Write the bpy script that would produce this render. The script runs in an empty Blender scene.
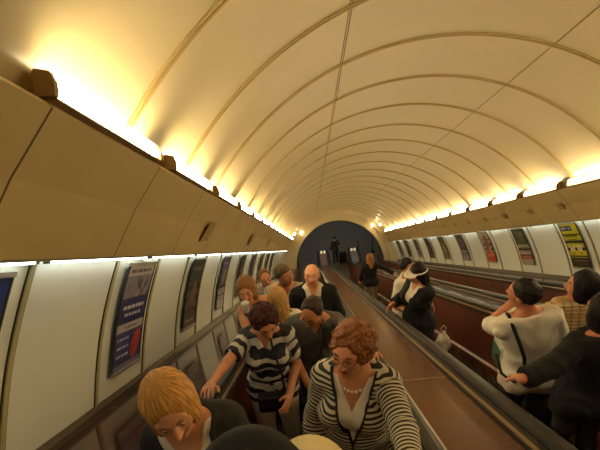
import bpy, bmesh, math, random
import numpy as np
from mathutils import Vector, Matrix

random.seed(7); np.random.seed(7)
SC = bpy.context.scene
COL = SC.collection
PI = math.pi
A30 = math.radians(30); CS, SN = math.cos(A30), math.sin(A30)
ZSH = 14.0                      # lower hall floor is z = 0
AX = Vector((0, CS, -SN)); NV = Vector((0, SN, CS))
# ---------------------------------------------------------------- frame of the sloping tunnel
def P(X, t, n):
    return Vector((X, t*CS + n*SN, -t*SN + n*CS + ZSH))
def inv(w):
    y, z = w[1], w[2]-ZSH
    return (w[0], y*CS - z*SN, y*SN + z*CS)
FPX, VPX, VPY, ROLL = 500.0, 310.0, 250.0, math.radians(5.3)
CAMX, CAMN = -1.61, 1.74
def pix(px, py, t):             # a point of the place, measured from the photograph at distance t down the tunnel
    x, y = px-VPX, VPY-py
    c, s = math.cos(ROLL), math.sin(ROLL)
    return CAMX+(x*c+y*s)*t/FPX, CAMN+(-x*s+y*c)*t/FPX

cam_d = bpy.data.cameras.new('camera'); cam = bpy.data.objects.new('camera', cam_d); COL.objects.link(cam)
cam_d.sensor_width = 36; cam_d.lens = FPX/600*36
cam_d.shift_x = -(VPX-300)/600; cam_d.shift_y = (VPY-225)/600
cam_d.clip_start = 0.05; cam_d.clip_end = 200
up = NV*math.cos(ROLL)+Vector((1,0,0))*math.sin(ROLL)
rt = AX.cross(up).normalized()
M = Matrix((rt, up, -AX)).transposed().to_4x4(); M.translation = P(CAMX, 0, CAMN)
cam.matrix_world = M
SC.camera = cam

# ---------------------------------------------------------------- materials
def lin(c):
    return tuple(((v/255)/12.92 if v/255 <= .04045 else ((v/255+.055)/1.055)**2.4) for v in c)
MATS = {}
def mat(name, c, rough=.6, metal=0, emit=None, es=0, var=0, vscale=8, bump=0, bscale=60, spec=.5, coat=0, stretch=None):
    if name in MATS: return MATS[name]
    m = bpy.data.materials.new(name); m.use_nodes = True
    nt = m.node_tree; b = nt.nodes['Principled BSDF']
    col = lin(c)
    b.inputs['Base Color'].default_value = (*col, 1); b.inputs['Roughness'].default_value = rough
    b.inputs['Metallic'].default_value = metal
    b.inputs['Specular IOR Level'].default_value = spec
    if coat: b.inputs['Coat Weight'].default_value = coat; b.inputs['Coat Roughness'].default_value = .12
    if emit:
        b.inputs['Emission Color'].default_value = (*emit, 1); b.inputs['Emission Strength'].default_value = es
    if var or bump:
        tc = nt.nodes.new('ShaderNodeTexCoord'); mp = nt.nodes.new('ShaderNodeMapping')
        nt.links.new(tc.outputs['Object'], mp.inputs['Vector'])
        if stretch: mp.inputs['Scale'].default_value = stretch
    if var:
        n = nt.nodes.new('ShaderNodeTexNoise'); n.inputs['Scale'].default_value = vscale; n.inputs['Detail'].default_value = 4
        nt.links.new(mp.outputs[0], n.inputs['Vector'])
        r = nt.nodes.new('ShaderNodeValToRGB')
        r.color_ramp.elements[0].position = .3; r.color_ramp.elements[1].position = .7
        r.color_ramp.elements[0].color = (*[v*(1-var) for v in col], 1)
        r.color_ramp.elements[1].color = (*[min(1, v*(1+var)) for v in col], 1)
        nt.links.new(n.outputs['Fac'], r.inputs[0]); nt.links.new(r.outputs[0], b.inputs['Base Color'])
    if bump:
        n2 = nt.nodes.new('ShaderNodeTexNoise'); n2.inputs['Scale'].default_value = bscale; n2.inputs['Detail'].default_value = 3
        nt.links.new(mp.outputs[0], n2.inputs['Vector'])
        bp = nt.nodes.new('ShaderNodeBump'); bp.inputs['Strength'].default_value = bump; bp.inputs['Distance'].default_value = .01
        nt.links.new(n2.outputs['Fac'], bp.inputs['Height']); nt.links.new(bp.outputs[0], b.inputs['Normal'])
    MATS[name] = m
    return m
def seam_mat(name, c, seam, period, off, width, rough, var=.1, vscale=1.5, spec=.5, coat=0, soft=False):
    """panelled surface: a joint every `period` metres down the tunnel"""
    m = mat(name, c, rough, var=var, vscale=vscale, spec=spec, coat=coat)
    nt = m.node_tree; b = nt.nodes['Principled BSDF']
    src = b.inputs['Base Color'].links[0].from_socket
    geo = nt.nodes.new('ShaderNodeNewGeometry')
    d = nt.nodes.new('ShaderNodeVectorMath'); d.operation = 'DOT_PRODUCT'
    nt.links.new(geo.outputs['Position'], d.inputs[0]); d.inputs[1].default_value = AX
    def math_(op, a, bv):
        q = nt.nodes.new('ShaderNodeMath'); q.operation = op
        nt.links.new(a, q.inputs[0]); q.inputs[1].default_value = bv
        return q.outputs[0]
    t = math_('ADD', d.outputs['Value'], ZSH*SN - off + 100*period)   # t = pos.AX + ZSH*SN
    f = math_('MODULO', t, period)
    l = math_('LESS_THAN', f, width)
    mx = nt.nodes.new('ShaderNodeMix'); mx.data_type = 'RGBA'
    nt.links.new(l, mx.inputs[0]); nt.links.new(src, mx.inputs[6]); mx.inputs[7].default_value = (*lin(seam), 1)
    nt.links.new(mx.outputs[2], b.inputs['Base Color'])
    return m
def attr_stripes(name, c1, c2, scale, duty=.5, noise=0., rough=.75):
    """woven stripes following the cut of the garment (attribute w = metres along the body part)"""
    m = mat(name, c1, rough)
    nt = m.node_tree; b = nt.nodes['Principled BSDF']
    a = nt.nodes.new('ShaderNodeAttribute'); a.attribute_name = 'w'
    mu = nt.nodes.new('ShaderNodeMath'); mu.operation = 'MULTIPLY'; mu.inputs[1].default_value = scale
    nt.links.new(a.outputs['Fac'], mu.inputs[0]); o = mu.outputs[0]
    if noise:
        tc = nt.nodes.new('ShaderNodeTexCoord'); n = nt.nodes.new('ShaderNodeTexNoise'); n.inputs['Scale'].default_value = 7
        nt.links.new(tc.outputs['Object'], n.inputs['Vector'])
        ml = nt.nodes.new('ShaderNodeMath'); ml.operation = 'MULTIPLY_ADD'; ml.inputs[1].default_value = noise
        nt.links.new(n.outputs['Fac'], ml.inputs[0]); nt.links.new(o, ml.inputs[2]); o = ml.outputs[0]
    fr = nt.nodes.new('ShaderNodeMath'); fr.operation = 'FRACT'; nt.links.new(o, fr.inputs[0])
    lt = nt.nodes.new('ShaderNodeMath'); lt.operation = 'LESS_THAN'; lt.inputs[1].default_value = duty; nt.links.new(fr.outputs[0], lt.inputs[0])
    mx = nt.nodes.new('ShaderNodeMix'); mx.data_type = 'RGBA'
    nt.links.new(lt.outputs[0], mx.inputs[0]); mx.inputs[6].default_value = (*lin(c1), 1); mx.inputs[7].default_value = (*lin(c2), 1)
    nt.links.new(mx.outputs[2], b.inputs['Base Color'])
    return m
def plaid_mat(name, c1, c2, c3, s):
    m = mat(name, c1, .8); nt = m.node_tree; b = nt.nodes['Principled BSDF']
    tc = nt.nodes.new('ShaderNodeTexCoord'); sp = nt.nodes.new('ShaderNodeSeparateXYZ'); nt.links.new(tc.outputs['Object'], sp.inputs[0])
    prev = None
    for i, (ax, c) in enumerate((('X', c2), ('Z', c2), ('Z', c3))):
        mu = nt.nodes.new('ShaderNodeMath'); mu.operation = 'MULTIPLY_ADD'; mu.inputs[1].default_value = s; mu.inputs[2].default_value = 50+.45*(i == 2)
        nt.links.new(sp.outputs[ax], mu.inputs[0])
        fr = nt.nodes.new('ShaderNodeMath'); fr.operation = 'FRACT'; nt.links.new(mu.outputs[0], fr.inputs[0])
        lt = nt.nodes.new('ShaderNodeMath'); lt.operation = 'LESS_THAN'; lt.inputs[1].default_value = .35 if i < 2 else .15; nt.links.new(fr.outputs[0], lt.inputs[0])
        ml = nt.nodes.new('ShaderNodeMath'); ml.operation = 'MULTIPLY'; ml.inputs[1].default_value = .7; nt.links.new(lt.outputs[0], ml.inputs[0])
        mx = nt.nodes.new('ShaderNodeMix'); mx.data_type = 'RGBA'; nt.links.new(ml.outputs[0], mx.inputs[0])
        if prev: nt.links.new(prev, mx.inputs[6])
        else: mx.inputs[6].default_value = (*lin(c1), 1)
        mx.inputs[7].default_value = (*lin(c), 1); prev = mx.outputs[2]
    nt.links.new(prev, b.inputs['Base Color'])
    return m

# ---------------------------------------------------------------- object helpers
def link(name, me, mats=(), parent=None, smooth=False):
    o = bpy.data.objects.new(name, me); COL.objects.link(o)
    for m in (mats if isinstance(mats, (list, tuple)) else [mats]): me.materials.append(m)
    if parent: o.parent = parent
    if smooth: me.polygons.foreach_set('use_smooth', [True]*len(me.polygons))
    return o
def tag(o, label=None, cat=None, group=None, kind=None):
    if label: o['label'] = label
    if cat: o['category'] = cat
    if group: o['group'] = group
    if kind: o['kind'] = kind
    return o
def empty(name, loc=(0,0,0)):
    o = bpy.data.objects.new(name, None); COL.objects.link(o); o.location = loc; o.empty_display_size = .1
    return o
class MB:
    def __init__(s): s.v = []; s.f = []; s.mi = []
    def quad(s, pts, mi=0):
        b = len(s.v); s.v += [tuple(p) for p in pts]; s.f.append(tuple(range(b, b+len(pts)))); s.mi.append(mi)
    def hexa(s, c, mi=0):       # 8 corners: bottom ring 0-3, top ring 4-7
        b = len(s.v); s.v += [tuple(p) for p in c]
        for q in ((3,2,1,0),(4,5,6,7),(0,1,5,4),(1,2,6,5),(2,3,7,6),(3,0,4,7)):
            s.f.append(tuple(b+i for i in q)); s.mi.append(mi)
    def box(s, lo, hi, fn=None, mi=0):
        fn = fn or (lambda x, y, z: Vector((x, y, z)))
        (a, b_, c), (d, e, f) = lo, hi
        s.hexa([fn(*q) for q in ((a,b_,c),(d,b_,c),(d,e,c),(a,e,c),(a,b_,f),(d,b_,f),(d,e,f),(a,e,f))], mi)
    def tube(s, pts, r, seg=10, mi=0, cap=True):
        pts = [Vector(p) for p in pts]; rings = []
        n = len(pts); rr = r if isinstance(r, (list, tuple)) else [r]*n
        prev = None
        for i, p in enumerate(pts):
            d = (pts[min(i+1, n-1)]-pts[max(i-1, 0)]).normalized()
            if prev is None:
                a = d.orthogonal().normalized()
            else:
                a = (prev-d*prev.dot(d)).normalized()
            prev = a; b2 = d.cross(a)
            base = len(s.v); rings.append(base)
            for k in range(seg):
                q = 2*PI*k/seg
                s.v.append(tuple(p+(a*math.cos(q)+b2*math.sin(q))*rr[i]))
        for i in range(n-1):
            for k in range(seg):
                s.f.append((rings[i]+k, rings[i]+(k+1) % seg, rings[i+1]+(k+1) % seg, rings[i+1]+k)); s.mi.append(mi)
        if cap:
            s.f.append(tuple(rings[0]+k for k in reversed(range(seg)))); s.mi.append(mi)
            s.f.append(tuple(rings[-1]+k for k in range(seg))); s.mi.append(mi)
    def sweep(s, prof, path, closed=True, mi=0, caps=True):
        """prof: (X, h) points; path: list of (origin Vector in YZ, normal Vector)"""
        m = len(prof); base = len(s.v)
        for (o, nrm) in path:
            for (X, h) in prof: s.v.append((X, o[1]+nrm[1]*h, o[2]+nrm[2]*h))
        for i in range(len(path)-1):
            for k in range(m if closed else m-1):
                a = base+i*m+k; b_ = base+i*m+(k+1) % m
                s.f.append((a, b_, b_+m, a+m)); s.mi.append(mi)
        if caps and closed:
            s.f.append(tuple(base+k for k in reversed(range(m)))); s.mi.append(mi)
            s.f.append(tuple(base+(len(path)-1)*m+k for k in range(m))); s.mi.append(mi)
    def mesh(s, name, fix=True):
        me = bpy.data.meshes.new(name); me.from_pydata(s.v, [], s.f); me.update()
        me.polygons.foreach_set('material_index', s.mi)
        if fix:
            bm = bmesh.new(); bm.from_mesh(me); bmesh.ops.recalc_face_normals(bm, faces=bm.faces[:]); bm.to_mesh(me); bm.free()
        return me
    def obj(s, name, mats, parent=None, smooth=False, bevel=0, fix=True):
        o = link(name, s.mesh(name, fix), mats, parent, smooth)
        if bevel:
            b = o.modifiers.new('b', 'BEVEL'); b.width = bevel; b.segments = 2; b.limit_method = 'ANGLE'
        return o
def structure(o): o['kind'] = 'structure'; return o

# ---------------------------------------------------------------- colours of the place
M_CEIL = mat('cream_enamel_ceiling', (198,182,142), .36, var=.04, vscale=1.2)
M_RIB = mat('cream_rib_moulding', (172,148,92), .5)
M_JOINT = mat('dark_joint', (120,98,56), .8)
M_CORN = seam_mat('beige_cornice_sheet', (196,174,122), (84,66,34), 1.27, 1.76, .014, .5, var=.06)
M_WALL = mat('white_wall_panel', (226,227,216), .35, var=.03, vscale=2)
M_WRIB = mat('olive_wall_strip', (176,166,122), .45)
M_WGAP = mat('wall_strip_gap', (52,46,28), .8)
M_DECK = seam_mat('brown_polished_deck', (62,36,26), (150,125,90), 1.45, 3.62, .010, .10, var=.12, vscale=2.5, spec=.5)
M_DECKM = seam_mat('brown_middle_deck', (92,50,32), (170,140,100), 1.45, 3.62, .010, .24, var=.12, vscale=2.5, spec=.4)
M_BAL = seam_mat('brown_balustrade_sheet', (92,44,28), (150,104,62), 1.2, .4, .012, .38, var=.12, vscale=2)
M_METAL = mat('brushed_metal_edging', (96,86,70), .42, metal=.8, var=.06, vscale=20)
M_GUIDE = mat('dark_handrail_guide', (58,50,40), .5, metal=.5)
M_EDGE = mat('worn_metal_edge', (150,134,104), .4, metal=.8)
M_RUBBER = mat('black_rubber', (22,20,19), .5)
M_STEP = mat('grooved_step_metal', (92,88,80), .5, metal=.6, var=.15, vscale=12)
M_STEPD = mat('dark_step_riser', (44,42,40), .55, metal=.4)
M_FLOOR = mat('dark_grey_stone_floor', (98,97,90), .5, var=.12, vscale=1.3, stretch=(.3, 1.2, 1))
M_TUBE = mat('warm_lamp_tube', (255,240,205), .4, emit=(1.0,.81,.48), es=42)
M_STRIP = mat('cool_strip_tube', (240,250,235), .4, emit=(.9,1.0,.92), es=11)
M_BRKT = mat('lamp_bracket', (150,120,70), .5)
M_SPOT = mat('round_lamp_glow', (255,240,205), .4, emit=(1.0,.75,.38), es=30)
M_VENT = mat('vent_louvre', (168,142,92), .6)
M_FRAME = mat('poster_rail_metal', (170,165,150), .4, metal=.6)
M_FRAMED = mat('poster_dark_edge', (40,36,30), .6)
T0, T1 = -5.0, 27.6

# ---------------------------------------------------------------- SETTING
R0, N0 = 3.04, 0.80
def ring_pts(r, n0, a0, a1, m):
    return [(r*math.sin(a0+(a1-a0)*i/m), n0+r*math.cos(a0+(a1-a0)*i/m)) for i in range(m+1)]
inc = lambda t0, t1: [(P(0, t0, 0), NV), (P(0, t1, 0), NV)]
am = math.acos((2.30-N0)/R0)
b = MB(); b.sweep(ring_pts(R0, N0, -am, am, 64), inc(T0, T1), closed=False)
t = 5.20-1.25*8
while t < T1-.05:               # the cross ribs, a double moulding each
    for dt in (-.022, .022):
        pr = ring_pts(R0-.012, N0, -am, am, 64); pr2 = ring_pts(R0+.01, N0, am, -am, 64)
        b.sweep(pr+pr2, inc(t+dt-.012, t+dt+.012), mi=1)
    pr = ring_pts(R0-.003, N0, -am, am, 64); pr2 = ring_pts(R0+.01, N0, am, -am, 64)
    b.sweep(pr+pr2, inc(t-.005, t+.005), mi=2)
    t += 1.25
for xx in (-1.11, 1.11):        # the long joints between the sheets
    a = math.asin(xx/R0)
    for da in ((-.004, .004) if xx < 0 else (0,)):
        pr = ring_pts(R0-.004, N0, a+da-.001, a+da+.001, 1)+ring_pts(R0+.01, N0, a+da+.001, a+da-.001, 1)
        b.sweep(pr, inc(T0, T1), mi=2)
structure(b.obj('ceiling', [M_CEIL, M_RIB, M_JOINT], smooth=False))
for o in [bpy.data.objects['ceiling']]:
    o.data.polygons.foreach_set('use_smooth', [p.material_index == 0 for p in o.data.polygons])

def wall_prof(sg, off=0):
    pts = []
    for i in range(11):
        f = i/10
        X = 3.19-.30*f+.05*math.sin(PI*f); n = .79+1.12*f
        pts.append((sg*(X-off), n))
    return pts
SEAMS = {-1: [2.39+2.03*k+d for k in range(-4, 13) for d in (0, 1.07)], 1: [8.30+2.15*k+d for k in range(-7, 10) for d in (0, .97)]}
for sg, nm in ((-1, 'wall_left'), (1, 'wall_right')):
    b = MB(); b.sweep(wall_prof(sg), inc(T0, T1), closed=False)
    for t in SEAMS[sg]:
        if T0 < t < T1-.1:
            for dt, w, h, mi in ((0, .03, .014, 1), (-.026, .005, .008, 2), (.026, .005, .008, 2)):
                b.sweep(wall_prof(sg, h)+wall_prof(sg, -.01)[::-1], inc(t+dt-w/2-.006*(mi == 1), t+dt+w/2), mi=mi)
    o = structure(b.obj(nm, [M_WALL, M_WRIB, M_WGAP]))
    o.data.polygons.foreach_set('use_smooth', [p.material_index == 0 for p in o.data.polygons])
    # the sloped cornice carrying the lamps
    b = MB()
    b.sweep([(sg*2.80, 1.81), (sg*2.64, 2.09), (sg*2.47, 2.325), (sg*2.485, 2.345), (sg*2.68, 2.345), (sg*2.95, 1.90), (sg*2.86, 1.84), (sg*2.83, 1.80)], inc(T0, T1))
    structure(b.obj('trim_1' if sg < 0 else 'trim_2', M_CORN))
    b = MB()
    b.sweep([(sg*3.21, .73), (sg*3.155, .73), (sg*3.155, .775), (sg*3.17, .80), (sg*3.21, .805)], inc(T0, T1))
    structure(b.obj('baseboard_left' if sg < 0 else 'baseboard_right', M_METAL))
    # closing wall behind the side deck, down to the machinery
# cream ring closing the tunnel at the foot
b = MB()
ri, ro = 2.44, 3.32
a1 = math.radians(112)
prof = ring_pts(ri, N0, -a1, a1, 64)+ring_pts(ro, N0, a1, -a1, 64)
for d0, d1, r in ((T1, T1+.12, ri+.30), (T1+.12, T1+.5, ri)):
    prof = ring_pts(r, N0, -a1, a1, 64)+ring_pts(ro, N0, a1, -a1, 64)
    b.sweep(prof, inc(d0, d1))
structure(b.obj('trim_3', M_CEIL))
# back of the tunnel, above the photographer
b = MB(); pr = ring_pts(3.4, N0, -PI, PI*.97, 48); b.sweep(pr, inc(T0-.1, T0))
structure(b.obj('wall_back', M_CEIL))
# lower hall
YB = P(0, 28, 0)[1]
b = MB(); b.box((-7, YB-1.2, -.2), (7, YB+16, 0)); structure(b.obj('floor', M_FLOOR))
b = MB(); b.box((-7, YB+16, -.2), (7, YB+16.2, 7)); structure(b.obj('wall_far', mat('hall_wall', (120,116,104), .6)))
for sg, nm in ((-1, 'wall_hall_left'), (1, 'wall_hall_right')):
    b = MB(); x0, x1 = sorted((sg*7, sg*7.2)); b.box((x0, YB+.6, -.2), (x1, YB+16.2, 7)); structure(b.obj(nm, mat('hall_wall', (120,116,104), .6)))
# ---------------------------------------------------------------- escalators
PATH = [(P(0, -3.2, 0), NV)]
TB = 28.0
rb = 1.6
tl = rb*math.tan(A30/2)
c0 = P(0, TB-tl, 0)+NV*rb
PATH.append((P(0, TB-tl-3, 0), NV))
for i in range(13):
    a = A30*(1-i/12)
    nn = Vector((0, math.sin(a), math.cos(a)))
    PATH.append((c0-nn*rb, nn))
pe = PATH[-1][0]
def path_to(extra): return PATH+[(pe+Vector((0, extra, 0)), Vector((0, 0, 1)))]
EC = {-1: -1.765, 0: 0.0, 1: 1.765}
# one step, built once
def step_mesh():
    b = MB()
    b.box((-.5, -.40, -.06), (.5, -.003, -.012), mi=1)
    g = 30; w = 1.0/g
    for i in range(g): b.box((-.5+i*w, -.40, -.012), (-.5+i*w+w*.55, 0, 0), mi=0)
    # curved riser
    prev = None
    for i in range(6):
        f = i/5; y = -.004-.05*math.sin(f*PI*.5)*f; z = -.012-.235*f
        if prev:
            b.hexa([(-.5, prev[0]-.02, prev[1]), (.5, prev[0]-.02, prev[1]), (.5, prev[0], prev[1]), (-.5, prev[0], prev[1]),
                    (-.5, y-.02, z), (.5, y-.02, z), (.5, y, z), (-.5, y, z)], mi=1)
        prev = (y, z)
    return b.mesh('step')
STEPM = step_mesh(); STEPM.materials.append(M_STEP); STEPM.materials.append(M_STEPD)
DS = .4/CS
PHASE = {-1: .02, 0: .15, 1: .3}
LAB = {-1: 'left escalator carrying the passengers who face the camera', 0: 'middle escalator carrying the passengers seen from behind', 1: 'empty right escalator beside the right-hand poster wall'}
STEPK = {}
for e in (-1, 0, 1):
    c = EC[e]
    root = empty('escalator', P(c, 0, 0)); tag(root, LAB[e], 'escalator', 'escalators of the tunnel')
    bpy.context.view_layer.update()
    imat = root.matrix_world.inverted()
    for k in range(-5, 60):
        t = PHASE[e]+k*DS
        if t > TB-.3: break
        o = bpy.data.objects.new('step', STEPM); COL.objects.link(o); o.parent = root
        o.matrix_parent_inverse = imat
        o.location = P(c, t, 0)
    for sg in (-1, 1):
        def X(v): return c+sg*v
        b = MB()                # inner balustrade sheet with its skirting
        b.sweep([(X(.53), -.25), (X(.505), -.25), (X(.505), .06), (X(.53), .09), (X(.545), .70), (X(.575), .70), (X(.575), -.25)], path_to(1.3))
        o = b.obj('balustrade', M_BAL, root); o.matrix_parent_inverse = imat
        b = MB()                # metal guide below the handrail
        b.sweep([(X(.54), .70), (X(.535), .745), (X(.59), .775), (X(.65), .775), (X(.70), .755), (X(.70), .70)], path_to(1.4))
        o = b.obj('handrail_guide', M_GUIDE, root); o.matrix_parent_inverse = imat
        for xa, ha, xb, hb in ((.542, .754, .556, .762), (.684, .768, .700, .762)):
            b = MB(); b.sweep([(X(xa), ha-.01), (X(xa), ha+.004), (X(xb), hb+.004), (X(xb), hb-.01)], path_to(1.4))
            o = b.obj('edge_strip', M_EDGE, root); o.matrix_parent_inverse = imat
        b = MB()
        b.sweep([(X(.58), .785), (X(.575), .80), (X(.583), .818), (X(.605), .825), (X(.635), .825), (X(.657), .818), (X(.665), .80), (X(.66), .785)], path_to(1.5))
        o = b.obj('handrail', M_RUBBER, root, smooth=False); o.matrix_parent_inverse = imat
# ---------------------------------------------------------------- decks
def deck(x0, x1, label, m, n=.735):
    b = MB(); b.sweep([(x0, .15), (x0, n), (x1, n), (x1, .15)], path_to(1.4))
    o = b.obj('escalator_deck', m); tag(o, label, 'deck', 'brown decks beside the escalators')
    return o
d1 = deck(-3.20, -2.47, 'brown polished side deck between the left poster wall and the left escalator', M_DECK)
d2 = deck(-1.06, -.705, 'brown polished deck between the left and middle escalators', M_DECKM)
d3 = deck(.705, 1.06, 'brown polished deck between the middle and right escalators', M_DECK)
d4 = deck(2.47, 3.20, 'brown polished side deck between the right escalator and the right poster wall', M_DECK)
for d, xc in ((d2, -.8825), (d3, .8825)):
    for dx in (-.09, .09):
        q = pe+Vector((xc+dx, 1.22, .735))
        b = MB(); b.box((q.x-.06, q.y, q.z+.003), (q.x+.06, q.y+.03, q.z+.17))
        b.obj('indicator_light', mat('pale_indicator', (230,220,180), .5, emit=(1,.85,.5), es=.5), d, bevel=.01)

# ---------------------------------------------------------------- lamps
ORD = 'first second third fourth fifth sixth seventh eighth ninth tenth eleventh twelfth thirteenth fourteenth fifteenth sixteenth seventeenth eighteenth nineteenth twentieth twenty-first twenty-second twenty-third'.split()
def lamp_mesh(L, sg):
    """twin tube lamp lying along the tunnel; local frame: x across, y down the tunnel, z off the slope"""
    tubes, brs = [], []
    pos = ((-.016, -.036), (.006, .008))
    for sx, sz in pos:
        tb = MB(); tb.tube([(sg*sx, .05, sz), (sg*sx, L-.05, sz)], .020, 10); tubes.append(tb.mesh('tube'))
    for y in (.0, L-.03):
        br = MB()
        pts = [(-.036, -.07), (.036, -.07), (.04, .018), (.03, .03), (-.02, .018), (-.036, -.02)]
        m = len(pts)
        v0 = [(sg*p[0], y, p[1]) for p in pts]; v1 = [(sg*p[0], y+.03, p[1]) for p in pts]
        br.v += v0+v1
        br.f.append(tuple(range(m))); br.f.append(tuple(m+i for i in reversed(range(m)))); br.mi += [0, 0]
        for i in range(m): br.f.append((i, (i+1) % m, m+(i+1) % m, m+i)); br.mi.append(0)
        for sx, sz in pos:
            br.tube([(sg*sx, y+.015, sz), (sg*sx, y+.06 if y == 0 else y-.03, sz)], .014, 8)
        brs.append(br.mesh('bracket'))
    tr = MB()
    for q in ((.030, -.07, .046, .034), (-.03, -.078, .046, -.07)):
        xs = sorted((sg*q[0], sg*q[2])); tr.box((xs[0], .03, q[1]), (xs[1], L-.03, q[3]))
    return brs, tubes, tr.mesh('reflector')
ROT = Matrix((Vector((1,0,0)), AX, NV)).transposed().to_3x3()
def place(o, p): o.matrix_world = Matrix.Translation(p) @ ROT.to_4x4()
for sg, side in ((-1, 'left'), (1, 'right')):
    br, tb, tray = lamp_mesh(1.27, sg); tray.materials.append(M_BRKT)
    for me in br: me.materials.append(M_BRKT)
    for me in tb: me.materials.append(M_TUBE)
    t_first = 1.73 if sg < 0 else 8.06-1.57*2
    n = 0
    lamps = []
    for k in range(-4, 19):
        t = t_first+1.57*k
        if t < T0+.3 or t+1.5 > T1 or (sg < 0 and k == -1): continue
        lamps.append(t)
    vis = 0
    for t in lamps:
        seen = t >= (1.7 if sg < 0 else 6.4)
        root = empty('fluorescent_light'); place(root, P(sg*2.475, t, 2.425))
        if seen:
            lab = f'twin-tube lamp on top of the {side} cornice, {ORD[vis]} in view counting down the tunnel'; vis += 1
        else: lab = f'twin-tube lamp on top of the {side} cornice, out of view beside or behind the photographer'
        tag(root, lab, 'lamp', f'lamps on the {side} cornice')
        for me in br+tb+[tray]:
            o = bpy.data.objects.new(me.name.split('.')[0], me); COL.objects.link(o); o.parent = root
    # cool strip lights under the cornice
    st = MB(); st.tube([(0, 0, 0), (0, 1.44, 0)], .009, 8); tme = st.mesh('tube'); tme.materials.append(M_STRIP)
    sb = MB(); sb.box((-.022, -.03, .012), (.022, 1.47, .022)); sb.box((-.011, -.03, -.010), (.011, -.003, .013)); sb.box((-.011, 1.443, -.010), (.011, 1.47, .013))
    bme = sb.mesh('batten'); bme.materials.append(M_METAL)
    i = 0
    for k in range(-3, 18):
        t = (.85 if sg < 0 else 5.6)+1.57*k
        if t < T0+.3 or t+1.5 > T1: continue
        root = empty('strip_light'); place(root, P(sg*2.875, t, 1.800 if sg < 0 else 1.816))
        seen = t > (.6 if sg < 0 else 7.0)
        if seen: lab = f'thin cool white strip light under the {side} cornice, {ORD[i]} in view counting down the tunnel'; i += 1
        else: lab = f'thin cool white strip light under the {side} cornice, out of view beside the photographer'
        tag(root, lab, 'strip light', f'strip lights under the {side} cornice')
        for me in (tme, bme):
            o = bpy.data.objects.new(me.name.split('.')[0], me); COL.objects.link(o); o.parent = root
# small round lamps at the foot of the tunnel
for X, t, n, lab in ((-2.36, T1-1.0, 2.68, 'small round lamp on the left of the ceiling just before the end ring'), (2.3, T1-.6, 2.78, 'small round lamp on the right of the ceiling just before the end ring'),
                     (-1.98, T1-.04, 2.74, 'small round lamp on the left side of the end ring'), (1.95, T1-.04, 2.78, 'small round lamp on the right side of the end ring')):
    root = empty('round_lamp', P(X, t, n)); tag(root, lab, 'lamp', 'round lamps at the end ring')
    bm = bmesh.new(); bmesh.ops.create_uvsphere(bm, u_segments=14, v_segments=10, radius=.075)
    me = bpy.data.meshes.new('globe'); bm.to_mesh(me); bm.free()
    link('globe', me, M_SPOT, root, True)
    b = MB(); b.tube([(0, .06, 0), (0, .12, 0)], .05, 12); b.obj('holder', M_BRKT, root)
# vents
def cornice_pt(sg, f): return (sg*(2.80-.33*f-.02*math.sin(PI*f)), 1.81+.515*f)
def vent(sg, t, lab, grp, f0=.42, f1=.62, w=.17):
    (xa, na), (xb, nb) = cornice_pt(sg, f0), cornice_pt(sg, f1)
    nx, nn = -(nb-na)*sg, (xb-xa)*-1*sg*-1
    d = Vector((-sg*(nb-na), 0, -abs(xb-xa))).normalized()    # outward (X, n)
    b = MB(); f = lambda s, tt, h: P(xa+(xb-xa)*s+d.x*h, tt, na+(nb-na)*s+d.z*h)
    root = empty('vent_grille', P(xa, t, na)); tag(root, lab, 'vent', grp)
    im = Matrix.Translation(-P(xa, t, na))
    b.box((0, t, .001), (1, t+w, .004), f); o = b.obj('frame', M_VENT, root); o.matrix_parent_inverse = im
    b = MB()
    for i in range(7): b.box((.08+i*.125, t+.015, .004), (.08+i*.125+.07, t+w-.015, .006), f)
    o = b.obj('louvre', M_VENT, root); o.matrix_parent_inverse = im
for k in range(7):
    vent(1, 8.25+1.2*k, f'small brown vent on the right cornice, {ORD[k]} in view counting down the tunnel', 'vents on the right cornice')
for k in range(4):
    vent(-1, 5.05+3.81*k, f'small brown vent on the left cornice, {ORD[k]} in view counting down the tunnel', 'vents on the left cornice', .25, .6, .3)

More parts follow.
